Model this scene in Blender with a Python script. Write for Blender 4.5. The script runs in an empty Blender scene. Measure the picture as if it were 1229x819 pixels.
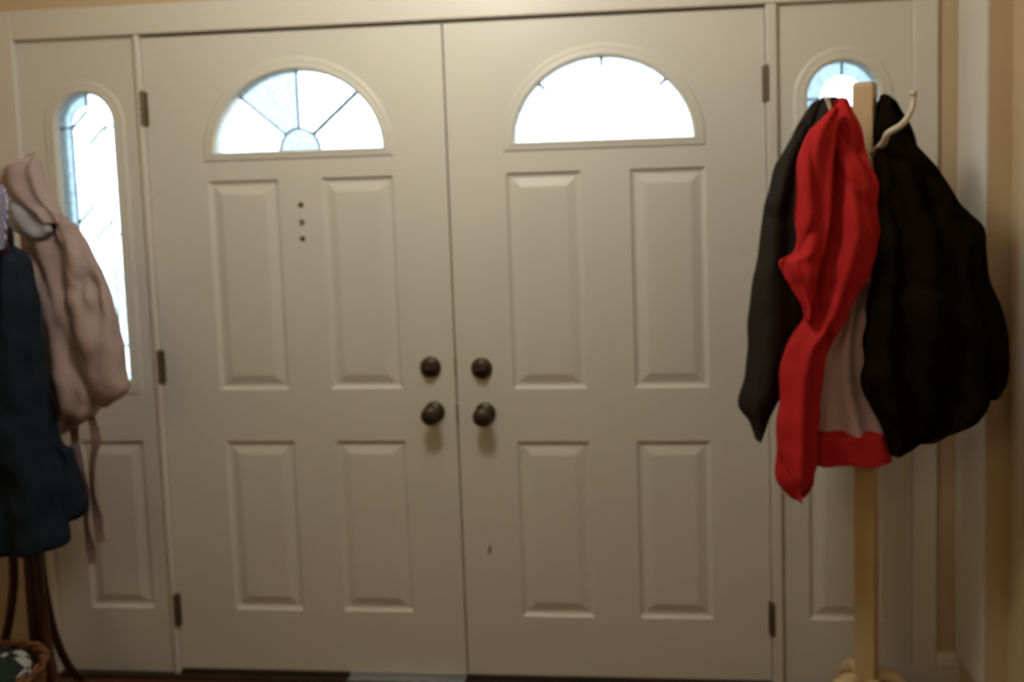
import bpy, bmesh, math, random
from mathutils import Vector, Matrix, noise
random.seed(7)
PI = math.pi
SC = bpy.context.scene
COL = SC.collection

# ------------------------------------------------------------------ camera
CAM = (0.57242, -2.33301, 1.46729)
YAW, PITCH, ROLL, FPX = 0.08518, -0.07056, 0.02906, 951.53385
cd = bpy.data.cameras.new('camera')
cam = bpy.data.objects.new('camera', cd)
COL.objects.link(cam)
R3 = (Matrix.Rotation(YAW, 3, 'Z') @ Matrix.Rotation(PITCH, 3, 'X') @ Matrix.Rotation(ROLL, 3, 'Y'))
right, fwd, up = R3.col[0], R3.col[1], R3.col[2]
M4 = Matrix.Identity(4)
for i in range(3):
    M4[i][0], M4[i][1], M4[i][2], M4[i][3] = right[i], up[i], -fwd[i], CAM[i]
cam.matrix_world = M4
cd.sensor_width = 36.0
cd.lens = 36.0 * FPX / 1229.0
cd.shift_x = -75.824 / 1229.0
cd.shift_y = -102.206 / 1229.0
cd.clip_start = 0.02
cd.dof.use_dof = True            # the phone missed focus: the foyer is a little soft
cd.dof.focus_distance = 1.25
cd.dof.aperture_fstop = 2.0
SC.camera = cam

# ------------------------------------------------------------------ world, lamps, exposure
W = bpy.data.worlds.new('overcast_sky')
SC.world = W
W.use_nodes = True
bg = W.node_tree.nodes['Background']
bg.inputs['Color'].default_value = (0.70, 0.87, 1.0, 1)
bg.inputs['Strength'].default_value = 4.6
SC.view_settings.view_transform = 'Standard'
SC.view_settings.look = 'None'
SC.view_settings.exposure = 0.0
SC.view_settings.gamma = 1.0
SC.view_settings.use_curve_mapping = False

def area(name, loc, target, size, power, color, sy=None):
    l = bpy.data.lights.new(name, 'AREA')
    l.energy = power; l.color = color; l.size = size
    if sy: l.shape = 'RECTANGLE'; l.size_y = sy
    o = bpy.data.objects.new(name, l)
    o.location = loc
    o.rotation_euler = (Vector(target) - Vector(loc)).to_track_quat('-Z', 'Y').to_euler()
    COL.objects.link(o)
    return o
def bulb(name, loc, power, color, rad):
    l = bpy.data.lights.new(name, 'POINT')
    l.energy = power; l.color = color; l.shadow_soft_size = rad
    o = bpy.data.objects.new(name, l); o.location = loc; COL.objects.link(o)
bulb('ceiling_lamp_light', (0.05, -0.98, 2.45), 29.5, (1.0, 0.96, 0.87), 0.14)
area('warm_fill_light', (-0.7, -3.1, 2.2), (0.9, 0.0, 0.9), 0.6, 5.2, (1.0, 0.80, 0.42))  # unseen fill, added to warm the lower doors and right wall

# ------------------------------------------------------------------ materials
def mat(name, col, rough=0.5, metal=0.0, var=0.0, vscale=6.0, bump=0.0, bscale=200.0, trans=0.0, ior=1.45, sheen=0.0, spec=None, col2=None):
    m = bpy.data.materials.new(name); m.use_nodes = True
    nt = m.node_tree; b = nt.nodes['Principled BSDF']
    b.inputs['Base Color'].default_value = (*col, 1)
    b.inputs['Roughness'].default_value = rough
    b.inputs['Metallic'].default_value = metal
    b.inputs['Transmission Weight'].default_value = trans
    b.inputs['IOR'].default_value = ior
    if sheen: b.inputs['Sheen Weight'].default_value = sheen
    if spec is not None: b.inputs['Specular IOR Level'].default_value = spec
    tc = nt.nodes.new('ShaderNodeTexCoord')
    if var:
        n = nt.nodes.new('ShaderNodeTexNoise'); n.inputs['Scale'].default_value = vscale; n.inputs['Detail'].default_value = 5
        nt.links.new(tc.outputs['Object'], n.inputs['Vector'])
        r = nt.nodes.new('ShaderNodeValToRGB')
        c2 = col2 or tuple(max(0, c * (1 - var)) for c in col)
        r.color_ramp.elements[0].color = (*c2, 1); r.color_ramp.elements[0].position = 0.35
        r.color_ramp.elements[1].color = (*col, 1); r.color_ramp.elements[1].position = 0.65
        nt.links.new(n.outputs['Fac'], r.inputs['Fac'])
        nt.links.new(r.outputs['Color'], b.inputs['Base Color'])
    if bump:
        n2 = nt.nodes.new('ShaderNodeTexNoise'); n2.inputs['Scale'].default_value = bscale; n2.inputs['Detail'].default_value = 3
        nt.links.new(tc.outputs['Object'], n2.inputs['Vector'])
        bp = nt.nodes.new('ShaderNodeBump'); bp.inputs['Strength'].default_value = bump; bp.inputs['Distance'].default_value = 0.004
        nt.links.new(n2.outputs['Fac'], bp.inputs['Height'])
        nt.links.new(bp.outputs['Normal'], b.inputs['Normal'])
    return m

M = {}
M['door'] = mat('cream_door_paint', (0.74, 0.72, 0.63), 0.42, var=0.03, vscale=3)
M['trim'] = mat('cream_trim_paint', (0.76, 0.72, 0.63), 0.38, var=0.03, vscale=4)
M['wall'] = mat('tan_wall_paint', (0.64, 0.49, 0.31), 0.38, var=0.04, vscale=5, bump=0.1, bscale=120)
M['ceiling'] = mat('white_ceiling_paint', (0.62, 0.60, 0.55), 0.8, var=0.03, bump=0.3, bscale=60)
M['bronze'] = mat('dark_bronze', (0.085, 0.070, 0.048), 0.42, 0.75, var=0.2, vscale=40)
M['hinge'] = mat('aged_hinge_metal', (0.24, 0.19, 0.13), 0.45, 0.8, var=0.2, vscale=30)
M['lead'] = mat('lead_came', (0.16, 0.19, 0.21), 0.5, 0.3)
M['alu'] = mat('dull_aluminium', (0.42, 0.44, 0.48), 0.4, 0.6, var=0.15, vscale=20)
M['sill'] = mat('dark_sill', (0.045, 0.03, 0.018), 0.6, var=0.3, vscale=12)
M['hole'] = mat('dark_hole', (0.10, 0.075, 0.055), 0.9)
M['scuff'] = mat('scuff', (0.13, 0.10, 0.07), 0.9)
M['pine'] = mat('pale_pine', (0.62, 0.45, 0.24), 0.45, var=0.18, vscale=8)
M['bentwood'] = mat('dark_red_bentwood', (0.055, 0.018, 0.010), 0.35, var=0.3, vscale=9)
M['ivory'] = mat('ivory_hook', (0.62, 0.54, 0.42), 0.35)
M['red'] = mat('red_nylon', (0.52, 0.022, 0.022), 0.8, var=0.12, vscale=7, bump=0.1, bscale=45, spec=0.15)
M['lilac'] = mat('pale_lilac_lining', (0.64, 0.47, 0.50), 0.7, var=0.12, vscale=9, bump=0.1, bscale=60)
M['charcoal'] = mat('charcoal_shell', (0.026, 0.020, 0.015), 0.75, var=0.2, vscale=8, bump=0.2, bscale=60, spec=0.2)
M['black'] = mat('black_wool', (0.010, 0.007, 0.004), 0.95, var=0.3, vscale=10, bump=0.4, bscale=160, spec=0.04)
M['pink'] = mat('dusty_pink_cotton', (0.43, 0.32, 0.295), 0.8, var=0.14, vscale=9, bump=0.3, bscale=80)
M['pinkdark'] = mat('dusty_pink_belt', (0.27, 0.17, 0.15), 0.8, var=0.2, vscale=14, bump=0.3, bscale=80)
M['grey'] = mat('pale_grey_lining', (0.36, 0.37, 0.40), 0.8, var=0.12, vscale=12)
M['navy'] = mat('dark_navy_shell', (0.014, 0.022, 0.034), 0.8, var=0.25, vscale=8, bump=0.2, bscale=60, spec=0.12)
M['concrete'] = mat('porch_concrete', (0.75, 0.76, 0.76), 0.9, var=0.1, vscale=3)

def wood_floor():
    m = bpy.data.materials.new('red_brown_floorboards'); m.use_nodes = True
    nt = m.node_tree; b = nt.nodes['Principled BSDF']
    tc = nt.nodes.new('ShaderNodeTexCoord')
    br = nt.nodes.new('ShaderNodeTexBrick')
    br.inputs['Scale'].default_value = 1.0; br.inputs['Brick Width'].default_value = 1.1
    br.inputs['Row Height'].default_value = 0.085; br.inputs['Mortar Size'].default_value = 0.002
    br.inputs['Color1'].default_value = (0.13, 0.045, 0.018, 1)
    br.inputs['Color2'].default_value = (0.09, 0.03, 0.012, 1)
    br.inputs['Mortar'].default_value = (0.03, 0.012, 0.006, 1)
    nt.links.new(tc.outputs['Object'], br.inputs['Vector'])
    nt.links.new(br.outputs['Color'], b.inputs['Base Color'])
    b.inputs['Roughness'].default_value = 0.35
    return m
M['floor'] = wood_floor()

def glass(name, tint, rough, bump=0.3, bscale=60, stretch=None):
    m = bpy.data.materials.new(name); m.use_nodes = True
    nt = m.node_tree; b = nt.nodes['Principled BSDF']
    b.inputs['Base Color'].default_value = (*tint, 1)
    b.inputs['Transmission Weight'].default_value = 1.0
    b.inputs['Roughness'].default_value = rough
    b.inputs['IOR'].default_value = 1.35
    tc = nt.nodes.new('ShaderNodeTexCoord')
    n = nt.nodes.new('ShaderNodeTexNoise'); n.inputs['Scale'].default_value = bscale; n.inputs['Detail'].default_value = 2
    nt.links.new(tc.outputs['Object'], n.inputs['Vector'])
    r = nt.nodes.new('ShaderNodeValToRGB')
    r.color_ramp.elements[0].color = (*[c * 0.72 for c in tint], 1); r.color_ramp.elements[0].position = 0.4
    r.color_ramp.elements[1].color = (*tint, 1); r.color_ramp.elements[1].position = 0.6
    nt.links.new(n.outputs['Fac'], r.inputs['Fac']); nt.links.new(r.outputs['Color'], b.inputs['Base Color'])
    bp = nt.nodes.new('ShaderNodeBump'); bp.inputs['Strength'].default_value = bump; bp.inputs['Distance'].default_value = 0.002
    nt.links.new(n.outputs['Fac'], bp.inputs['Height']); nt.links.new(bp.outputs['Normal'], b.inputs['Normal'])
    return m
M['clear'] = glass('bevelled_clear_glass', (0.97, 0.99, 1.0), 0.10, 0.1)
M['rain'] = glass('blue_textured_glass', (0.25, 0.305, 0.33), 0.22, 0.5, 90)
M['rain2'] = glass('pale_textured_glass', (0.36, 0.39, 0.395), 0.22, 0.5, 90)

# ------------------------------------------------------------------ helpers
def link(name, me, m, parent=None, smooth=False):
    o = bpy.data.objects.new(name, me)
    if m is not None: me.materials.append(m)
    COL.objects.link(o)
    if smooth:
        for p in me.polygons: p.use_smooth = True
    if parent is not None:
        o.parent = parent
        o.matrix_parent_inverse = parent.matrix_world.inverted()
    return o

def obj(name, bm, m, parent=None, smooth=False):
    bmesh.ops.remove_doubles(bm, verts=bm.verts, dist=1e-6)
    bmesh.ops.recalc_face_normals(bm, faces=bm.faces)
    me = bpy.data.meshes.new(name); bm.to_mesh(me); bm.free()
    if parent is not None:               # parts live in their thing's own frame
        wl = Vector(); q = parent
        while q is not None: wl += q.location; q = q.parent
        me.transform(Matrix.Translation(-wl))
        o = bpy.data.objects.new(name, me)
        if m is not None: me.materials.append(m)
        COL.objects.link(o); o.parent = parent
        if smooth:
            for p in me.polygons: p.use_smooth = True
        return o
    return link(name, me, m, None, smooth)

def empty(name, loc, label=None, cat=None, group=None, kind=None):
    o = bpy.data.objects.new(name, None); COL.objects.link(o)
    o.empty_display_size = 0.05
    o.location = loc
    o.matrix_world = Matrix.Translation(Vector(loc))
    tag(o, label, cat, group, kind)
    return o

def tag(o, label=None, cat=None, group=None, kind=None):
    if label: o['label'] = label
    if cat: o['category'] = cat
    if group: o['group'] = group
    if kind: o['kind'] = kind
    return o

def box(bm, x0, x1, y0, y1, z0, z1, bev=0.0):
    t = bmesh.new()
    vs = [t.verts.new((x, y, z)) for x in (x0, x1) for y in (y0, y1) for z in (z0, z1)]
    for f in ((0,1,3,2),(4,6,7,5),(0,4,5,1),(2,3,7,6),(0,2,6,4),(1,5,7,3)):
        t.faces.new([vs[i] for i in f])
    bmesh.ops.recalc_face_normals(t, faces=t.faces)
    if bev: bmesh.ops.bevel(t, geom=list(t.edges), offset=bev, segments=2, affect='EDGES', profile=0.5)
    me = bpy.data.meshes.new('tmp'); t.to_mesh(me); t.free(); bm.from_mesh(me); bpy.data.meshes.remove(me)
    return bm

def boxobj(name, dims, m, parent=None, bev=0.0):
    return obj(name, box(bmesh.new(), *dims, bev=bev), m, parent)

def tube(bm, pts, rad, n=12, closed_ends=True):
    pts = [Vector(p) for p in pts]
    rr = rad if isinstance(rad, (list, tuple)) else [rad] * len(pts)
    rings = []
    ref = Vector((0.13, 0.31, 0.94)).normalized()
    for i, p in enumerate(pts):
        a = pts[max(0, i - 1)]; b = pts[min(len(pts) - 1, i + 1)]
        t = (b - a).normalized()
        u = t.cross(ref)
        if u.length < 1e-3: u = t.cross(Vector((1, 0, 0)))
        u.normalize(); w = t.cross(u).normalized()
        rings.append([bm.verts.new(p + (u * math.cos(2*PI*k/n) + w * math.sin(2*PI*k/n)) * rr[i]) for k in range(n)])
    for i in range(len(rings) - 1):
        for k in range(n):
            bm.faces.new((rings[i][k], rings[i][(k+1) % n], rings[i+1][(k+1) % n], rings[i+1][k]))
    if closed_ends:
        bm.faces.new(rings[0][::-1]); bm.faces.new(rings[-1])
    return bm

def spline(P, n=8):
    P = [Vector(p) for p in P]; out = []
    Q = [2*P[0]-P[1]] + P + [2*P[-1]-P[-2]]
    for i in range(1, len(Q) - 2):
        for k in range(n):
            t = k / n
            a, b, c, d = Q[i-1], Q[i], Q[i+1], Q[i+2]
            out.append(0.5*((2*b) + (c-a)*t + (2*a-5*b+4*c-d)*t*t + (3*b-a-3*c+d)*t**3))
    out.append(P[-1]); return out

def lathe(bm, prof, origin, axis='y-', n=28):
    """prof: (radius, distance along axis)."""
    o = Vector(origin); rings = []
    for r, h in prof:
        ring = []
        for k in range(n):
            a = 2*PI*k/n
            if axis == 'y-': v = Vector((r*math.cos(a), -h, r*math.sin(a)))
            else: v = Vector((r*math.cos(a), r*math.sin(a), h))
            ring.append(bm.verts.new(o + v))
        rings.append(ring)
    for i in range(len(rings)-1):
        for k in range(n):
            bm.faces.new((rings[i][k], rings[i][(k+1)%n], rings[i+1][(k+1)%n], rings[i+1][k]))
    bm.faces.new(rings[0][::-1]); bm.faces.new(rings[-1])
    return bm

def loop(bm, pts):
    return [bm.verts.new(p) for p in pts]

def bridge(bm, A, B):
    n = len(A)
    for k in range(n):
        bm.faces.new((A[k], A[(k+1)%n], B[(k+1)%n], B[k]))

def fill_with_holes(bm, loops):
    es = []
    for L in loops:
        for k in range(len(L)):
            a, b = L[k], L[(k+1) % len(L)]
            e = bm.edges.get((a, b)) or bm.edges.new((a, b))
            es.append(e)
    bmesh.ops.triangle_fill(bm, use_beauty=True, use_dissolve=False, edges=es)

# ---- cloth: a lofted, folded hanging form; rows are (x left, z left, x right, z right)
def catm(a, b, c, d, t):
    return 0.5*((2*b) + (c-a)*t + (2*a-5*b+4*c-d)*t*t + (3*b-a-3*c+d)*t**3)
def cloth(name, rows, cy, depth, m, parent, folds=((3, .010, 0.0),), rough=0.010, seed=0, sub=7, n=72, hangy=0.0, sq=0.8, edge=0.007, crease=1.5):
    bm = bmesh.new(); R = []
    for i in range(len(rows)-1):
        a, b, c, d = rows[max(0,i-1)], rows[i], rows[i+1], rows[min(len(rows)-1,i+2)]
        for k in range(sub):
            t = k/sub
            if i in (0, len(rows)-2): R.append(tuple(b[j]*(1-t)+c[j]*t for j in range(4)))
            else: R.append(tuple(catm(a[j],b[j],c[j],d[j],t) for j in range(4)))
    R.append(rows[-1]); N = len(R); wmax = max(r[2]-r[0] for r in R)
    rings = []
    ztop = rows[0][1]
    for i, (xl, zl, xr, zr) in enumerate(R):
        s = i/(N-1)
        hw = (xr-xl)/2; cx = (xl+xr)/2; cz = (zl+zr)/2
        hd = depth*(0.45+0.55*min(1, (2*hw)/wmax*1.15))/2
        hd *= min(1.0, 0.35 + 3.5*s)
        ring = []
        for k in range(n):
            a = 2*PI*k/n; ca, sa = math.cos(a), math.sin(a)
            ux = math.copysign(abs(ca)**sq, ca); uy = math.copysign(abs(sa)**sq, sa)
            x = cx + ux*hw; z = cz + ux*(zr-zl)/2
            y = cy + hangy*s - uy*hd
            f = 0.0
            for fk, amp, ph in folds:
                f += amp*math.sin(fk*ux*PI + ph + 1.6*math.sin(s*2.3+ph) + 0.8*noise.noise(Vector((x*3, z*2.5, seed))))
            w = max(0.0, 1-abs(ux)**4)
            nz = noise.noise(Vector((x*9+seed*3.1, z*3.8, seed)))*rough*1.6 + noise.noise(Vector((x*26, z*19+seed, seed*2)))*rough*0.5
            rd = (1-abs(noise.noise(Vector((x*10+z*3.2, z*3.4-x*3, seed+.5)))))**6
            nz -= rd*rough*crease*w
            y -= (f*w*min(1, s*4+.15) + nz)*(1 if sa >= 0 else -0.6)
            x += noise.noise(Vector((z*14, seed+ca, 1.3)))*edge*abs(ux)
            z += noise.noise(Vector((x*20, seed, 5.1)))*edge*1.2*(s**3)
            ring.append(bm.verts.new((x, y, z)))
        rings.append(ring)
    for i in range(N-1): bridge(bm, rings[i], rings[i+1])
    for rg, dz in ((rings[0], .004), (rings[-1], -.003)):
        c = bm.verts.new(sum((v.co for v in rg), Vector())/n + Vector((0,0,dz)))
        for k in range(n): bm.faces.new((rg[k], rg[(k+1)%n], c))
    return obj(name, bm, m, parent, smooth=True)

# garment outlines: each row is (x left, z left, x right, z right) in metres
CHARCOAL_BODY = [(1.038, 1.706, 1.083, 1.704),(1.009, 1.697, 1.087, 1.694),(0.982, 1.66, 1.091, 1.656),(0.959, 1.62, 1.095, 1.615),(0.921, 1.549, 1.096, 1.544),(0.899, 1.464, 1.094, 1.458),(0.885, 1.347, 1.056, 1.343),(0.875, 1.216, 1.024, 1.213),(0.87, 1.114, 1.024, 1.112),(0.877, 1.003, 1.002, 1.001),(0.885, 0.934, 0.98, 0.934)]
CHARCOAL_SLEEVE = [(0.964, 1.637, 0.998, 1.635),(0.914, 1.548, 0.971, 1.546),(0.885, 1.464, 0.962, 1.462),(0.876, 1.414, 0.96, 1.412),(0.865, 1.349, 0.957, 1.347),(0.854, 1.287, 0.95, 1.284),(0.842, 1.221, 0.956, 1.219),(0.833, 1.121, 0.949, 1.12),(0.823, 1.012, 0.927, 1.011),(0.803, 0.937, 0.901, 0.936),(0.828, 0.891, 0.88, 0.891),(0.85, 0.843, 0.861, 0.843)]
RED_PANEL = [(1.038, 1.688, 1.06, 1.688),(1.023, 1.66, 1.073, 1.658),(1.003, 1.623, 1.092, 1.62),(0.997, 1.556, 1.105, 1.552),(1.002, 1.494, 1.13, 1.49),(1.008, 1.44, 1.128, 1.437),(1.007, 1.378, 1.138, 1.375),(1.001, 1.33, 1.126, 1.327),(0.991, 1.275, 1.112, 1.273),(0.98, 1.219, 1.085, 1.217),(0.962, 1.164, 1.061, 1.162),(0.918, 1.101, 1.021, 1.1),(0.899, 1.012, 1.001, 1.011),(0.891, 0.881, 0.992, 0.881),(0.888, 0.806, 0.987, 0.806),(0.89, 0.766, 0.979, 0.783),(0.906, 0.736, 0.973, 0.757),(0.922, 0.715, 0.958, 0.73),(0.932, 0.711, 0.95, 0.719)]
RED_SLEEVE = [(1.017, 1.662, 1.036, 1.661),(0.971, 1.614, 1.028, 1.612),(0.942, 1.549, 1.022, 1.547),(0.932, 1.47, 1.016, 1.467),(0.931, 1.415, 1.013, 1.413),(0.934, 1.362, 1.005, 1.36),(0.923, 1.329, 0.996, 1.327),(0.891, 1.308, 0.988, 1.306),(0.905, 1.276, 0.982, 1.274),(0.922, 1.25, 0.976, 1.249),(0.946, 1.196, 0.97, 1.195),(0.952, 1.164, 0.962, 1.164)]
RED_LINING = [(1.054, 1.244, 1.134, 1.242),(1.042, 1.157, 1.13, 1.156),(1.017, 1.093, 1.129, 1.092),(0.996, 1.003, 1.137, 1.002),(0.995, 0.87, 1.165, 0.87),(0.997, 0.849, 1.169, 0.849)]
RED_HEM = [(0.984, 0.871, 1.161, 0.87),(0.982, 0.852, 1.165, 0.851),(0.981, 0.82, 1.173, 0.82),(0.983, 0.792, 1.177, 0.792)]
BLACK_BODY = [(1.142, 1.624, 1.203, 1.622),(1.136, 1.579, 1.226, 1.576),(1.13, 1.532, 1.27, 1.527),(1.126, 1.476, 1.295, 1.471),(1.124, 1.443, 1.319, 1.437),(1.122, 1.389, 1.365, 1.382),(1.12, 1.327, 1.376, 1.321),(1.118, 1.24, 1.377, 1.235),(1.109, 1.169, 1.381, 1.164),(1.101, 1.065, 1.386, 1.061),(1.109, 0.985, 1.387, 0.982),(1.121, 0.951, 1.383, 0.949),(1.144, 0.904, 1.354, 0.903),(1.156, 0.87, 1.298, 0.87),(1.166, 0.845, 1.239, 0.845),(1.172, 0.827, 1.192, 0.827)]
BLACK_SLEEVE = [(1.275, 1.452, 1.318, 1.451),(1.291, 1.383, 1.383, 1.381),(1.303, 1.32, 1.397, 1.318),(1.315, 1.233, 1.413, 1.231),(1.327, 1.161, 1.439, 1.159),(1.347, 1.056, 1.449, 1.055),(1.36, 0.987, 1.448, 0.987),(1.368, 0.958, 1.434, 0.958)]
BLACK_HOOD = [(1.172, 1.705, 1.188, 1.704),(1.168, 1.693, 1.202, 1.692),(1.16, 1.669, 1.218, 1.666),(1.154, 1.626, 1.242, 1.623),(1.152, 1.585, 1.252, 1.581),(1.154, 1.545, 1.248, 1.542),(1.172, 1.518, 1.226, 1.516)]
PINK_BODY = [(-1.092, 1.488, -1.015, 1.486),(-1.109, 1.461, -0.984, 1.458),(-1.118, 1.418, -0.958, 1.414),(-1.105, 1.358, -0.934, 1.354),(-1.1, 1.28, -0.916, 1.277),(-1.093, 1.156, -0.906, 1.153),(-1.081, 1.032, -0.908, 1.03),(-1.076, 0.969, -0.92, 0.968),(-1.073, 0.917, -0.948, 0.917),(-1.071, 0.887, -0.999, 0.886),(-1.07, 0.858, -1.046, 0.858)]
PINK_SLEEVE = [(-0.997, 1.446, -0.945, 1.444),(-0.982, 1.394, -0.921, 1.393),(-0.972, 1.282, -0.877, 1.28),(-0.967, 1.16, -0.854, 1.159),(-0.959, 1.081, -0.843, 1.079),(-0.954, 1.024, -0.838, 1.023),(-0.947, 0.994, -0.837, 0.993),(-0.937, 0.966, -0.854, 0.966),(-0.927, 0.939, -0.894, 0.939)]
PINK_HOOD = [(-1.055, 1.634, -1.041, 1.634),(-1.09, 1.615, -1.035, 1.614),(-1.125, 1.596, -1.03, 1.593),(-1.138, 1.559, -1.019, 1.555),(-1.126, 1.532, -1.014, 1.528),(-1.095, 1.499, -1.002, 1.497),(-1.054, 1.474, -0.987, 1.472),(-1.025, 1.446, -0.985, 1.445)]
PINK_COLLAR = [(-1.118, 1.511, -1.066, 1.51),(-1.116, 1.484, -1.03, 1.482),(-1.114, 1.453, -1.004, 1.45),(-1.097, 1.426, -0.997, 1.423),(-1.074, 1.412, -1.012, 1.41)]
NAVY_BODY = [(-1.111, 1.408, -1.069, 1.407),(-1.149, 1.392, -1.034, 1.389),(-1.175, 1.367, -1.011, 1.363),(-1.198, 1.317, -1.002, 1.313),(-1.224, 1.21, -0.994, 1.207),(-1.235, 1.158, -0.989, 1.154),(-1.259, 1.005, -0.981, 1.003),(-1.275, 0.88, -0.979, 0.879),(-1.29, 0.769, -0.969, 0.769),(-1.298, 0.68, -0.958, 0.682),(-1.295, 0.607, -0.954, 0.61),(-1.268, 0.591, -0.983, 0.594),(-1.235, 0.578, -1.046, 0.58)]
NAVY_SLEEVE = [(-1.094, 1.084, -1.046, 1.084),(-1.078, 0.986, -1.026, 0.986),(-1.065, 0.857, -1.005, 0.857),(-1.062, 0.83, -0.976, 0.829),(-1.06, 0.744, -0.959, 0.744),(-1.054, 0.688, -0.946, 0.688),(-1.047, 0.665, -0.948, 0.665),(-1.033, 0.648, -0.961, 0.649)]
SCARF = [(-1.046, 1.547, -1.017, 1.546),(-1.044, 1.518, -1.008, 1.517),(-1.049, 1.464, -1.011, 1.463),(-1.049, 1.405, -1.02, 1.404),(-1.047, 1.384, -1.029, 1.384)]

# ================================================================== room shell
FZ = -0.02                       # floor level; door bottoms are at z = 0
XL, XR, YB, ZC = -1.62, 1.526, -4.6, 2.62
bm = box(bmesh.new(), XL-.1, XR+.1, YB-.1, 0.16, FZ-.1, FZ)
tag(obj('floor', bm, M['floor']), kind='structure')
bm = box(bmesh.new(), XL-.1, XR+.1, YB-.1, 0.16, ZC, ZC+.1)
tag(obj('ceiling', bm, M['ceiling']), kind='structure')
bm = bmesh.new()                 # entrance wall, one mesh round the opening
box(bm, XL, -1.375, 0, .16, FZ, ZC); box(bm, 1.375, 1.47, 0, .16, FZ, ZC); box(bm, -1.375, 1.375, 0, .16, 2.045, ZC)
tag(obj('wall_front', bm, M['wall']), kind='structure')
tag(boxobj('wall_left', (XL-.1, XL, YB, 0.16, FZ, ZC), M['wall']), kind='structure')
bm = bmesh.new()
P = [(1.47, .16), (1.47, -.19), (XR, -.19), (XR, YB), (XR+.1, YB), (XR+.1, .16)]
lo = [bm.verts.new((x, y, FZ)) for x, y in P]; hi = [bm.verts.new((x, y, ZC)) for x, y in P]
bridge(bm, lo, hi); bm.faces.new(lo); bm.faces.new(hi)
tag(obj('wall_right', bm, M['wall']), kind='structure')
tag(boxobj('wall_back', (XL-.1, XR+.1, YB-.1, YB, FZ, ZC), M['wall']), kind='structure')

def base_prof(name, p0, p1, nrm, h=0.125):
    """baseboard with a stepped, rounded top along p0 -> p1; nrm points into the room"""
    prof = [(0, 0), (.014, 0), (.014, h*.74), (.011, h*.80), (.011, h*.86), (.006, h*.95), (.004, h), (0, h)]
    bm = bmesh.new(); A = []; B = []
    for d, z in prof:
        A.append(bm.verts.new((p0[0]+nrm[0]*d, p0[1]+nrm[1]*d, FZ+z)))
        B.append(bm.verts.new((p1[0]+nrm[0]*d, p1[1]+nrm[1]*d, FZ+z)))
    bridge(bm, A, B); bm.faces.new(A); bm.faces.new(B)
    return tag(obj(name, bm, M['trim']), kind='structure')
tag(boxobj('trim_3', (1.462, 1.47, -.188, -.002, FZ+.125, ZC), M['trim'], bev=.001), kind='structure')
base_prof('baseboard_front', (1.407, 0), (1.47, 0), (0, -1))
base_prof('baseboard_right', (XR, -.19), (XR, YB), (-1, 0))
base_prof('baseboard_left', (XL, 0), (XL, YB), (1, 0))

# porch outside
tag(boxobj("porch_ground", (-14, 14, .17, 22, -.25, -.10), M["concrete"]), kind="structure")

# ================================================================== door frame and casing
tr = empty('trim_1', (0, 0, FZ), kind='structure')
def molded(name, x0, x1, z0, z1, y=-.018):
    return boxobj(name, (x0, x1, y, .0, z0, z1), M['trim'], tr, bev=.004)
molded('side_casing', -1.412, -1.336, FZ, 2.092); molded('side_casing', 1.340, 1.407, FZ, 2.092, -.012)
molded('head_casing', -1.336, 1.340, 2.004, 2.092)
for x0, x1 in ((-1.375, -1.336), (1.340, 1.375)):
    boxobj('side_jamb', (x0, x1, .0, .14, FZ, 2.045), M['trim'], tr)
boxobj('head_jamb', (-1.375, 1.375, .0, .14, 2.004, 2.045), M['trim'], tr)
for x0, x1 in ((-.950, -.934), (.934, .964)):
    boxobj('mullion', (x0, x1, -.014, .14, FZ+.01, 2.004), M['trim'], tr, bev=.003)
boxobj('door_stop', (-1.336, 1.340, .046, .06, 1.980, 2.004), M['trim'], tr)
for x0, x1 in ((-.934, -.905), (.905, .934), (-1.336, -1.316), (-.970, -.950), (.964, .984), (1.320, 1.340)):  # unseen side strips, added to block daylight leaking round the leaves
    boxobj('door_stop', (x0, x1, .046, .06, FZ+.01, 1.98), M['trim'], tr)

sl = empty('trim_2', (0, 0, FZ), kind='structure')     # sill
boxobj('sill_board', (-1.336, 1.340, -.028, .14, FZ, -.010), M['sill'], sl)
boxobj('threshold_stop', (-1.336, 1.340, .046, .14, -.010, .006), M['sill'], sl)  # raised behind the leaves, added to block daylight leaking under them
boxobj('reflection_strip', (-.375, -.004, -.034, .045, -.0105, -.0035), M['alu'], sl, bev=.001)  # pale metal segment: light reflecting off the threshold, put into its colour

# ================================================================== slabs with embossed panels and glazed openings
def rectpts(x0, x1, z0, z1, y):
    return [(x0, y, z0), (x1, y, z0), (x1, y, z1), (x0, y, z1)]

def fanpts(cx, zb, a, b, y, n=32, drop=0.0):
    """half ellipse with a flat (optionally lowered) base"""
    pts = [(cx-a, y, zb-drop), (cx+a, y, zb-drop)]
    for k in range(n+1):
        t = PI*k/n
        if drop == 0 and k in (0, n): continue
        pts.append((cx+a*math.cos(t), y, zb+b*math.sin(t)))
    return pts

def lancetpts(cx, z0, z1, a, y, n=20, ch=.012):
    """tall pane: round top, clipped lower corners"""
    pts = [(cx-a, y, z0+ch), (cx-a+ch, y, z0), (cx+a-ch, y, z0), (cx+a, y, z0+ch)]
    for k in range(n+1):
        t = PI*k/n
        pts.append((cx+a*math.cos(t), y, z1-a+a*math.sin(t)))
    return pts

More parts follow.
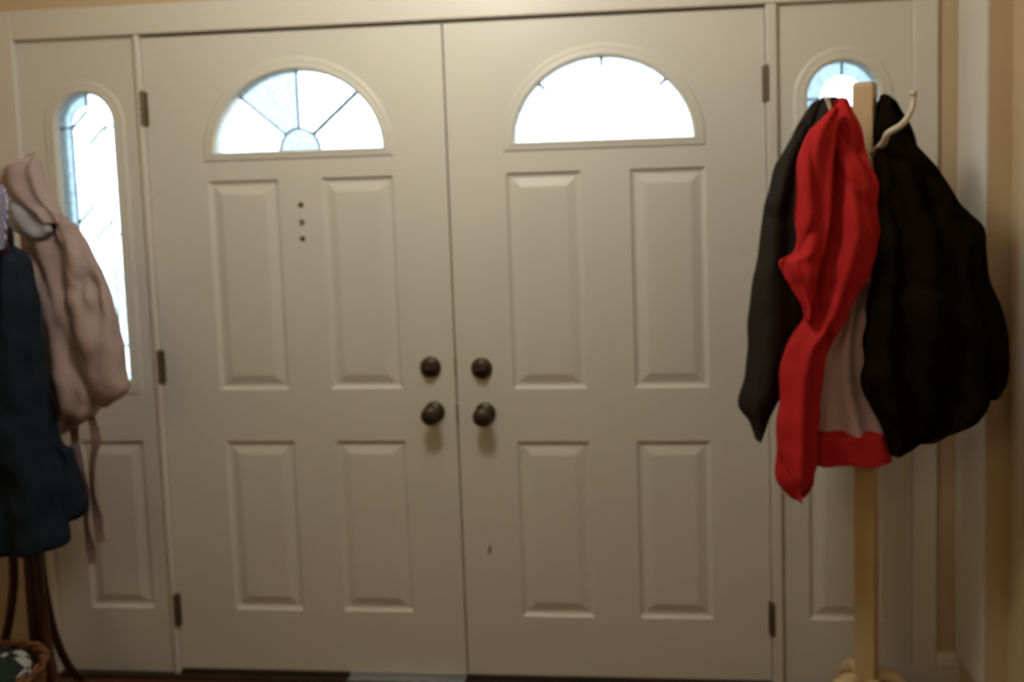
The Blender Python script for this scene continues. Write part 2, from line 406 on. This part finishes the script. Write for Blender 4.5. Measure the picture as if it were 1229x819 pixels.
def slab(name, x0, x1, z0, z1, panels, hole, hole_y, m, parent, th=.045):
    bm = bmesh.new()
    front = loop(bm, rectpts(x0, x1, z0, z1, 0)); back = loop(bm, rectpts(x0, x1, z0, z1, th))
    bridge(bm, front, back)
    fl = [front]
    for (a, b, c, d) in panels:
        offs = [(0, 0), (.006, .0075), (.013, .0095), (.017, .009), (.042, .0015), (.046, .001)]
        L = [loop(bm, rectpts(a+o, b-o, c+o, d-o, dy)) for o, dy in offs]
        for i in range(len(L)-1): bridge(bm, L[i], L[i+1])
        bm.faces.new(L[-1]); fl.append(L[0])
    hf = loop(bm, hole(0)); hb = loop(bm, hole(th)); bridge(bm, hf, hb); fl.append(hf)
    fill_with_holes(bm, fl); fill_with_holes(bm, [back, hb])
    return obj(name, bm, m, parent)

def lite_frame(name, contour, m, parent):
    """contour(offset, y) -> points; a moulded ring standing proud of the door"""
    bm = bmesh.new()
    prof = [(.040, .000), (.036, -.0025), (.030, -.0045), (.020, -.0045), (.014, -.006), (.007, -.0065), (.002, -.004), (-.0005, .004), (-.0005, .018)]
    L = [loop(bm, contour(o, y)) for o, y in prof]
    for i in range(len(L)-1): bridge(bm, L[i], L[i+1])
    return obj(name, bm, m, parent, smooth=False)

def came(name, parent, pts, w=.0045, y=.014, m=None):
    bm = bmesh.new()
    pts = [Vector(p) for p in pts]
    A = []
    for i, p in enumerate(pts):
        a = pts[max(0,i-1)]; b = pts[min(len(pts)-1,i+1)]
        t = (b-a).normalized(); nn = Vector((-t.y, t.x))*w/2
        A.append([bm.verts.new((p.x+nn.x, yy, p.y+nn.y)) if s > 0 else bm.verts.new((p.x-nn.x, yy, p.y-nn.y)) for s, yy in ((1, y), (1, y+.009), (-1, y+.009), (-1, y))])
    for i in range(len(A)-1): bridge(bm, A[i], A[i+1])
    bm.faces.new(A[0]); bm.faces.new(A[-1])
    return obj(name, bm, m or M['lead'], parent)

def pane(name, parent, pts2, m, y=.016, th=.005):
    bm = bmesh.new()
    A = loop(bm, [(x, y, z) for x, z in pts2]); B = loop(bm, [(x, y+th, z) for x, z in pts2])
    bridge(bm, A, B); bm.faces.new(A); bm.faces.new(B[::-1])
    return obj(name, bm, m, parent)

def hinge(parent, x, z, y=-.010):
    bm = bmesh.new()
    for k in range(5):
        z0 = z-.05+k*.0202
        tube(bm, [(x, y, z0), (x, y, z0+.0190)], .0075, 12)
    tube(bm, [(x, y, z+.051), (x, y, z+.056)], [.0055, .003], 10)
    box(bm, x-.012, x+.012, y+.004, y+.009, z-.05, z+.051)
    return obj('hinge', bm, M['hinge'], parent)

def knob(parent, x, z):
    bm = bmesh.new()
    lathe(bm, [(.0325, 0), (.0325, .003), (.029, .008), (.018, .011), (.0125, .016), (.0115, .030), (.014, .034)], (x, 0, z))
    k = obj('door_knob', bm, M['bronze'], parent, smooth=True)
    bm = bmesh.new()
    lathe(bm, [(.012, .032), (.021, .035), (.0275, .043), (.0290, .052), (.0265, .060), (.018, .065), (.002, .067)], (x, 0, z))
    obj('knob_grip', bm, M['bronze'], k, smooth=True)
def deadbolt(parent, x, z):
    bm = bmesh.new()
    lathe(bm, [(.0325, 0), (.0325, .004), (.030, .010), (.024, .015), (.012, .017), (.002, .017)], (x, 0, z))
    d = obj('deadbolt', bm, M['bronze'], parent, smooth=True)
    bm = bmesh.new(); box(bm, x-.017, x+.017, -.032, -.012, z-.005, z+.005, bev=.003)
    obj('thumb_turn', bm, M['bronze'], d)

A_, B_ = .262, .238               # fan light half width and height
def make_door(name, x0, x1, fc, hinge_x, knob_x, knob_z, panels, label, clear_sections):
    d = empty(name, ((x0+x1)/2, 0, 0), kind='structure', label=label)
    zb = 1.642
    slab('door_leaf', x0, x1, 0.0, 1.996, panels, lambda y: fanpts(fc, zb, A_, B_, y), 0, M['door'], d)
    fr = lite_frame('window_frame', lambda o, y: [(fc-A_-o*.9 if i == 0 else fc+A_+o*.9, y, zb-o*.7) if i < 2 else (px+(o*.9)*((px-fc)/A_), py, pz+o*((pz-zb)/B_)) for i, (px, py, pz) in enumerate(fanpts(fc, zb, A_, B_, y))], M['door'], d)
    # glazing: inner arch and four wedges
    ia, ib = .062, .066
    arc = lambda a, b, t: (fc+a*math.cos(t), zb+b*math.sin(t))
    pane('glass_pane', fr, [arc(ia, ib, PI*k/12) for k in range(13)], M['rain2'] if len(clear_sections) < 4 else M['clear'])
    for s in range(4):
        t0, t1 = PI*s/4, PI*(s+1)/4
        pts = [arc(A_, B_, t0+(t1-t0)*k/8) for k in range(9)] + [arc(ia, ib, t1+(t0-t1)*k/4) for k in range(5)]
        pane('glass_pane', fr, pts, M['clear'] if s in clear_sections else M['rain2'])
    lw = .0055
    for s in (1, 2, 3):
        t = PI*s/4
        came('glazing_came', fr, [arc(ia, ib, t), arc(A_, B_, t)], .010 if s == 1 else lw, m=M['lead'] if len(clear_sections) < 4 else M['clear'])  # right fan: window glare drowning the lead is put in as clear cames
        if len(clear_sections) == 4: came('came_tip', fr, [arc(A_*.90, B_*.90, t), arc(A_*.998, B_*.998, t)], .009)
    came('glazing_came', fr, [arc(ia, ib, PI*k/16) for k in range(17)], lw, m=M['lead'] if len(clear_sections) < 4 else M['clear'])
    for hz in (1.782, .985, .200): hinge(d, hinge_x, hz)
    knob(d, knob_x+.006, knob_z); deadbolt(d, knob_x, knob_z+.138)
    return d

PL = [(-.748, -.527, .908, 1.556), (-.391, -.170, .908, 1.556), (-.736, -.516, .200, .746), (-.386, -.164, .200, .746)]
PR = [(.172, .398, .903, 1.551), (.541, .758, .903, 1.551), (.184, .402, .190, .741), (.541, .758, .190, .741)]
PLx = [(-.748, -.525, .908, 1.556), (-.390, -.168, .908, 1.556), (-.742, -.519, .200, .746), (-.387, -.165, .200, .746)]
PRx = [(.174, .398, .903, 1.553), (.541, .760, .903, 1.553), (.180, .400, .192, .742), (.541, .760, .192, .742)]
dl = make_door('door_1', -.931, -.0025, -.457, -.934, -.077, .835, PLx,
     'left leaf of the cream double door, with three screw holes', (0, 3, 1))
dr = make_door('door_2', .0025, .931, .465, .936, .080, .830, PRx,
     'right leaf of the cream double door, nearest the red jacket', (0, 1, 2, 3))
for z in (1.476, 1.423, 1.373):
    bm = bmesh.new(); lathe(bm, [(.0085, 0), (.0085, .0012), (.006, .0016), (.002, .0017)], (-.457, 0, z), n=16)
    obj('screw_hole', bm, M['hole'], dl)
bm = bmesh.new(); lathe(bm, [(.0045, .0016), (.0045, .004), (.001, .0045)], (-.459, 0, 1.421), n=12); obj('loose_screw', bm, M['alu'], dl)
bm = bmesh.new(); tube(bm, [(.086, -.0002, .418), (.084, -.0006, .403), (.082, -.0002, .388)], [.0015, .004, .0015], 8); obj('scuff_mark', bm, M['scuff'], dr)
boxobj('astragal', (-.030, .030, .0455, .058, -.005, 2.0), M['door'], dl)  # unseen outer strip, added to block daylight through the meeting gap
for z in (.972, .83):
    boxobj('strike_plate', (-.0028, .0028, -.003, .02, z-.028, z+.028), M['hinge'], dr)
for d, x0, x1 in ((dl, -.929, -.38), (dr, .006, .929)):
    boxobj('door_sweep', (x0, x1, -.010, .040, -.012, .004), M['sill'], d, bev=.002)

# sidelights
def sidelight(name, x0, x1, cx, a, pan, label):
    s = empty(name, (cx, 0, 0), kind='structure', label=label)
    z0, z1 = .935, 1.838
    slab('sidelight_leaf', x0, x1, -.010, 2.003, [pan], lambda y: lancetpts(cx, z0, z1, a, y), 0, M['door'], s)
    def cont(o, y):
        out = []
        for i, (px, py, pz) in enumerate(lancetpts(cx, z0, z1, a, y)):
            if i < 4: out.append((px + o*(1 if px > cx else -1), py, pz - o))
            else:
                t = PI*(i-4)/20; out.append((cx+(a+o)*math.cos(t), py, z1-a+(a+o)*math.sin(t)))
        return out
    fr = lite_frame('window_frame', cont, M['door'], s)
    b = .038                        # textured border around the clear middle
    zi0, zi1, ai = z0+b, z1-b, a-b
    outer = [(p[0], p[2]) for p in lancetpts(cx, z0, z1, a, 0)]
    inner = [(p[0], p[2]) for p in lancetpts(cx, zi0, zi1, ai, 0, ch=.004)]
    pane('glass_pane', fr, inner, M['clear'])
    n = len(outer); h = [k for k in range(4, n)]
    pane('glass_pane', fr, [outer[-1], outer[0], inner[0], inner[-1]], M['rain'])          # left border
    pane('glass_pane', fr, [outer[3], outer[4], inner[4], inner[3]], M['clear'])            # right border
    pane('glass_pane', fr, [outer[k] for k in (0, 1, 2, 3)] + [inner[k] for k in (3, 2, 1, 0)], M['clear'])
    pane('glass_pane', fr, outer[4:15] + inner[4:15][::-1], M['clear'] if cx < 0 else M['rain'])
    pane('glass_pane', fr, outer[14:] + inner[14:][::-1], M['rain'])
    lw = .0055
    came('glazing_came', fr, inner + [inner[0]], lw, m=M['clear'])
    for z in (1.735, 1.40, 1.05):
        came('glazing_came', fr, [(cx-a+.002, z), (cx-ai, z)], lw); came('glazing_came', fr, [(cx+ai, z), (cx+a-.002, z)], lw)
    came('glazing_came', fr, [(cx, z1-b), (cx, z1-.002)], lw)
    for z in (1.735, 1.44, 1.05):   # diamonds in the clear middle: two leaded sides, two bevelled
        hx, hz = ai*.95, .052
        came('glazing_came', fr, [(cx-hx, z), (cx, z+hz)], lw); came('glazing_came', fr, [(cx, z-hz), (cx+hx, z)], lw)
        came('glazing_came', fr, [(cx, z+hz), (cx+hx, z)], .002, m=M['clear']); came('glazing_came', fr, [(cx-hx, z), (cx, z-hz)], .002, m=M['clear'])
    return s
sidelight('window_1', -1.335, -.951, -1.133, .093, (-1.225, -1.014, .200, .748), 'sidelight left of the double door, behind the pink coat')
sidelight('window_2', .966, 1.339, 1.150, .100, (1.045, 1.255, .195, .742), 'sidelight right of the double door, behind the red jacket')

# ================================================================== right coat rack
RX, RY = 1.133, -.28
rk = empty('coat_rack', (RX, RY, FZ), 'pale pine square-post coat rack with ivory hooks standing before the right sidelight', 'coat rack')
def sqpost(name, x, y, z0, z1, w, rot, m, parent, top=0.0):
    bm = bmesh.new(); L = []
    prof = [(w*.98, z0), (w, z0+.01), (w, z1-.012), (w*.95, z1-.004), (w*.80, z1)]
    for ww, z in prof:
        L.append(loop(bm, [(x+ww/2*1.4142*math.cos(rot+PI/4+k*PI/2), y+ww/2*1.4142*math.sin(rot+PI/4+k*PI/2), z) for k in range(4)]))
    for i in range(len(L)-1): bridge(bm, L[i], L[i+1])
    bm.faces.new(L[0][::-1]); bm.faces.new(L[-1])
    return obj(name, bm, m, parent)
sqpost('post', RX, RY, .06, 1.738, .048, math.radians(-30), M['pine'], rk)
for a in range(4):
    ang = math.radians(45-30+a*90); dx, dy = math.cos(ang), math.sin(ang)
    pts = spline([(RX+dx*.018, RY+dy*.018, .175), (RX+dx*.050, RY+dy*.050, .19), (RX+dx*.10, RY+dy*.10, .15), (RX+dx*.15, RY+dy*.15, .06), (RX+dx*.21, RY+dy*.21, .015), (RX+dx*.24, RY+dy*.24, .008)], 5)
    bm = bmesh.new(); tube(bm, pts, [.018+.006*math.sin(i/len(pts)*PI) for i in range(len(pts))], 10)
    lg = obj('leg', bm, M['pine'], rk, smooth=True)
    bm = bmesh.new(); lathe(bm, [(.012, 0), (.014, .006), (.012, .012)], (RX+dx*.232, RY+dy*.232, FZ), axis='z', n=14); obj('foot_pad', bm, M['sill'], lg)
def rackhook(pts, r=.0075):
    s = spline(pts, 6); bm = bmesh.new()
    tube(bm, s, [r*(1.15-.35*i/len(s)) for i in range(len(s))], 10)
    bmesh.ops.create_icosphere(bm, subdivisions=2, radius=r*1.25, matrix=Matrix.Translation(s[-1]))
    return obj('hook', bm, M['ivory'], rk, smooth=True)
rackhook([(RX+.010, RY-.022, 1.560), (1.142, -0.4, 1.579), (1.141, -0.44, 1.599), (1.166, -0.455, 1.616), (1.183, -0.455, 1.638), (1.194, -0.45, 1.663), (1.194, -0.45, 1.687)])
rackhook([(RX-.020, RY, 1.640), (1.085, -.285, 1.635), (1.060, -.29, 1.650), (1.045, -.29, 1.68), (1.040, -.29, 1.70)], .006)
rackhook([(RX+.020, RY+.02, 1.60), (1.165, -.24, 1.60), (1.180, -.235, 1.63), (1.188, -.23, 1.66)], .006)
rackhook([(RX-.01, RY+.024, 1.50), (1.12, -.21, 1.50), (1.115, -.19, 1.53), (1.112, -.185, 1.56)], .006)

# ---- jackets on it
j = empty('charcoal_jacket', (1.04, -.27, 1.70), 'charcoal jacket with a long pointed sleeve, hanging left of the red jacket', 'jacket')
cloth('body', CHARCOAL_BODY, -.262, .10, M['charcoal'], j, ((2, .010, .4), (4, .006, 1.2)), seed=1)
cloth('sleeve', CHARCOAL_SLEEVE, -.315, .075, M['charcoal'], j, ((1, .010, .8),), seed=2, rough=.008)

j = empty('red_jacket', (1.045, -.37, 1.69), 'bright red jacket with pale lilac lining on the pine coat rack', 'jacket')
cloth('front_panel', RED_PANEL, -.385, .085, M['red'], j, ((1.3, .016, .2), (2.7, .006, 2.0)), seed=3, rough=.012)
cloth('sleeve', RED_SLEEVE, -.425, .060, M['red'], j, ((1.0, .012, 1.5),), seed=4, rough=.012)
o = cloth('lining', RED_LINING, -.335, .035, M['lilac'], j, ((2, .008, .7), (3, .004, 2.2)), seed=5, rough=.005, edge=.001); o['label'] = 'pale lilac lining'
cloth('hem', RED_HEM, -.345, .060, M['red'], j, ((2, .006, .7),), seed=6, rough=.006)

j = empty('black_coat', (1.20, -.30, 1.70), 'bulky black hooded coat on the right side of the pine coat rack', 'coat')
cloth('body', BLACK_BODY, -.375, .125, M['black'], j, ((3, .012, .5), (6, .005, 1.1)), seed=7, rough=.018, edge=.014)
cloth('sleeve', BLACK_SLEEVE, -.345, .09, M['black'], j, ((1.5, .010, 1.0),), seed=8, rough=.012)
cloth('hood', BLACK_HOOD, -.285, .10, M['black'], j, ((2, .010, 2.0),), seed=9, rough=.012)

# ================================================================== left coat tree
LX, LY = -1.160, -.30
ct = empty('coat_tree', (LX, LY, FZ), 'dark red-brown bentwood coat tree with curved legs at the left edge', 'coat rack')
bm = bmesh.new(); tube(bm, [(LX, LY, z) for z in (.03, .10, .5, 1.0, 1.3, 1.47)], [.024, .026, .023, .021, .019, .017], 16)
lathe(bm, [(.018, 0), (.024, .01), (.026, .025), (.018, .04), (.004, .046)], (LX, LY, 1.465), axis='z', n=16)
obj('pole', bm, M['bentwood'], ct, smooth=True)
for dx, dy in ((-.082, .250), (.205, -.150), (-.215, -.145)):
    P = [(LX+dx*.08, LY+dy*.08, .78), (LX+dx*.16, LY+dy*.16, .60), (LX+dx*.20, LY+dy*.20, .42), (LX+dx*.36, LY+dy*.36, .24), (LX+dx*.66, LY+dy*.66, .09), (LX+dx*.95, LY+dy*.95, .005), (LX+dx*1.06, LY+dy*1.06, -.008)]
    bm = bmesh.new(); tube(bm, spline(P, 6), .0115, 12); obj('leg', bm, M['bentwood'], ct, smooth=True)
for a, f in ((65, 1), (150, 1), (215, 1), (-52, 1.9)):
    t = math.radians(a); c, s = math.cos(t)*f, math.sin(t)*f
    P = [(LX+c*.01, LY+s*.01, 1.28), (LX+c*.05, LY+s*.05, 1.32), (LX+c*.10, LY+s*.10, 1.38), (LX+c*.085, LY+s*.085, 1.45), (LX+c*.11, LY+s*.11, 1.50)]
    bm = bmesh.new(); tube(bm, spline(P, 6), .010, 10)
    bmesh.ops.create_icosphere(bm, subdivisions=2, radius=.014, matrix=Matrix.Translation(P[-1]))
    obj('coat_arm', bm, M['bentwood'], ct, smooth=True)

j = empty('pink_coat', (-1.08, -.30, 1.60), 'dusty pink hooded coat with a hanging belt on the dark coat tree', 'coat')
cloth('body', PINK_BODY, -.300, .10, M['pink'], j, ((2, .008, .6), (3, .003, .3)), seed=11, rough=.014, crease=1.8)
cloth('sleeve', PINK_SLEEVE, -.315, .070, M['pink'], j, ((1, .006, .4),), seed=12, rough=.016, crease=1.8)
cloth('hood', PINK_HOOD, -.325, .08, M['pink'], j, ((1.5, .010, .9),), seed=13, rough=.008)
o = cloth('collar_lining', PINK_COLLAR, -.340, .05, M['grey'], j, ((1.5, .006, .9),), seed=14, rough=.006); o['label'] = 'pale grey collar lining'
for P in ([(-.975, -.29, .95), (-.958, -.295, .90), (-.947, -.30, .841), (-.962, -.30, .77), (-.966, -.30, .70), (-.958, -.30, .62), (-.955, -.30, .552)],
          [(-1.01, -.29, .92), (-1.012, -.295, .86), (-1.003, -.30, .785), (-.984, -.30, .697), (-.992, -.30, .609), (-.985, -.30, .53), (-.984, -.30, .49)]):
    s = spline(P, 6); bm = bmesh.new(); L = []
    for i, p in enumerate(s):
        w = .011*(1+.15*math.sin(i*.7)); tw = .5*math.sin(i*.22)
        L.append(loop(bm, [(p.x+math.cos(tw)*w*sx - math.sin(tw)*.0022*sy, p.y+math.sin(tw)*w*sx+math.cos(tw)*.0022*sy, p.z) for sx, sy in ((-1,-1),(1,-1),(1,1),(-1,1))]))
    for i in range(len(L)-1): bridge(bm, L[i], L[i+1])
    bm.faces.new(L[0]); bm.faces.new(L[-1])
    obj('belt', bm, M['pinkdark'], j, smooth=False)

j = empty('navy_jacket', (-1.10, -.42, 1.40), 'dark navy jacket hanging in front of the pink coat', 'jacket')
cloth('body', NAVY_BODY, -.425, .14, M['navy'], j, ((3, .012, .6), (5, .006, 1.6)), seed=15, rough=.012)
cloth('sleeve', NAVY_SLEEVE, -.360, .08, M['navy'], j, ((1, .010, 1.4),), seed=16, rough=.010)

def scarf_mat():
    m = bpy.data.materials.new('purple_white_stripes'); m.use_nodes = True
    nt = m.node_tree; b = nt.nodes['Principled BSDF']; b.inputs['Roughness'].default_value = .8
    tc = nt.nodes.new('ShaderNodeTexCoord'); w = nt.nodes.new('ShaderNodeTexWave')
    w.inputs['Scale'].default_value = 75; w.inputs['Distortion'].default_value = 3; w.bands_direction = 'X'
    r = nt.nodes.new('ShaderNodeValToRGB')
    r.color_ramp.elements[0].color = (.10, .08, .22, 1); r.color_ramp.elements[0].position = .4
    r.color_ramp.elements[1].color = (.50, .50, .62, 1); r.color_ramp.elements[1].position = .6
    nt.links.new(tc.outputs['Object'], w.inputs['Vector']); nt.links.new(w.outputs['Fac'], r.inputs['Fac']); nt.links.new(r.outputs['Color'], b.inputs['Base Color'])
    return m
o = cloth('scarf', SCARF, -.470, .03, scarf_mat(), None, ((1.5, .004, .5),), seed=17, rough=.004, n=40)
tag(o, 'narrow purple and white scarf hanging at the left edge, above the navy jacket', 'scarf')

# ================================================================== basket with a checked cloth
BX, BY = -1.145, -.53
bk = empty('wicker_basket', (BX, BY, FZ), 'brown wicker basket on the floor below the navy jacket', 'basket')
def wicker():
    m = mat('brown_wicker', (.24, .09, .035), .6)
    nt = m.node_tree; b = nt.nodes['Principled BSDF']
    tc = nt.nodes.new('ShaderNodeTexCoord'); w = nt.nodes.new('ShaderNodeTexWave'); w.bands_direction = 'Z'
    w.inputs['Scale'].default_value = 26; w.inputs['Distortion'].default_value = 1.5
    r = nt.nodes.new('ShaderNodeValToRGB'); r.color_ramp.elements[0].color = (.10, .04, .015, 1); r.color_ramp.elements[1].color = (.20, .075, .03, 1)
    nt.links.new(tc.outputs['Object'], w.inputs['Vector']); nt.links.new(w.outputs['Fac'], r.inputs['Fac']); nt.links.new(r.outputs['Color'], b.inputs['Base Color'])
    return m
MW = wicker()
H, R0, R1 = .315, .11, .148
bm = bmesh.new(); L = []
nv, nu = 26, 72
for side in (0, 1):
    rng = range(nv+1) if side == 0 else range(nv, -1, -1)
    for i in rng:
        s = i/nv; r = R0+(R1-R0)*s**.7 - (.008 if side else 0)
        L.append([bm.verts.new((BX+(r+.0035*math.cos(18*a+PI*(i % 2)))*math.cos(a), BY+(r+.0035*math.cos(18*a+PI*(i % 2)))*math.sin(a), FZ+.004+side*.006*(1-s)+H*s)) for a in [2*PI*k/nu for k in range(nu)]])
for i in range(len(L)-1): bridge(bm, L[i], L[i+1])
bm.faces.new(L[0]); bm.faces.new(L[-1])
obj('basket_body', bm, MW, bk)
bm = bmesh.new()
for ph in (0, PI):
    tube(bm, [(BX+(R1-.003+.006*math.cos(9*a+ph))*math.cos(a), BY+(R1-.003+.006*math.cos(9*a+ph))*math.sin(a), FZ+H+.006+.006*math.sin(9*a+ph)) for a in [2*PI*k/108 for k in range(109)]], .0075, 8, False)
obj('rim', bm, MW, bk, smooth=True)
def plaid():
    m = bpy.data.materials.new('green_white_check'); m.use_nodes = True
    nt = m.node_tree; b = nt.nodes['Principled BSDF']; b.inputs['Roughness'].default_value = .9
    tc = nt.nodes.new('ShaderNodeTexCoord'); c = nt.nodes.new('ShaderNodeTexChecker'); c.inputs['Scale'].default_value = 30
    c.inputs['Color1'].default_value = (.008, .016, .011, 1); c.inputs['Color2'].default_value = (.42, .42, .38, 1)
    n = nt.nodes.new('ShaderNodeTexChecker'); n.inputs['Scale'].default_value = 15
    n.inputs['Color1'].default_value = (.010, .022, .015, 1)
    nt.links.new(tc.outputs['Object'], c.inputs['Vector']); nt.links.new(tc.outputs['Object'], n.inputs['Vector'])
    nt.links.new(c.outputs['Color'], n.inputs['Color2'])
    nt.links.new(n.outputs['Color'], b.inputs['Base Color'])
    return m
bm = bmesh.new(); G = {}
NR, NA = 16, 56
cen = bm.verts.new((BX, BY, FZ+H+.07))
prev = None
for i in range(1, NR+1):
    s = i/NR; r = (R1-.022)*min(1, s*1.15)
    ring = []
    for k in range(NA):
        a = 2*PI*k/NA; x = BX+r*math.cos(a); y = BY+r*math.sin(a)
        z = FZ+H+.085*math.cos(s*PI*.5) - .02 + noise.noise(Vector((x*16, y*16, 2)))*.03 + noise.noise(Vector((x*40, y*40, 5)))*.010
        if s > .87: z = FZ+H-.015-(s-.87)*.6
        ring.append(bm.verts.new((x, y, z)))
    if prev: bridge(bm, prev, ring)
    else:
        for k in range(NA): bm.faces.new((cen, ring[k], ring[(k+1) % NA]))
    prev = ring
bot = bm.verts.new((BX, BY, FZ+.10))
for k in range(NA): bm.faces.new((bot, prev[(k+1) % NA], prev[k]))
tag(obj('checked_cloth', bm, plaid(), None, smooth=True), 'dark green and white checked cloth bundled inside the wicker basket', 'cloth')
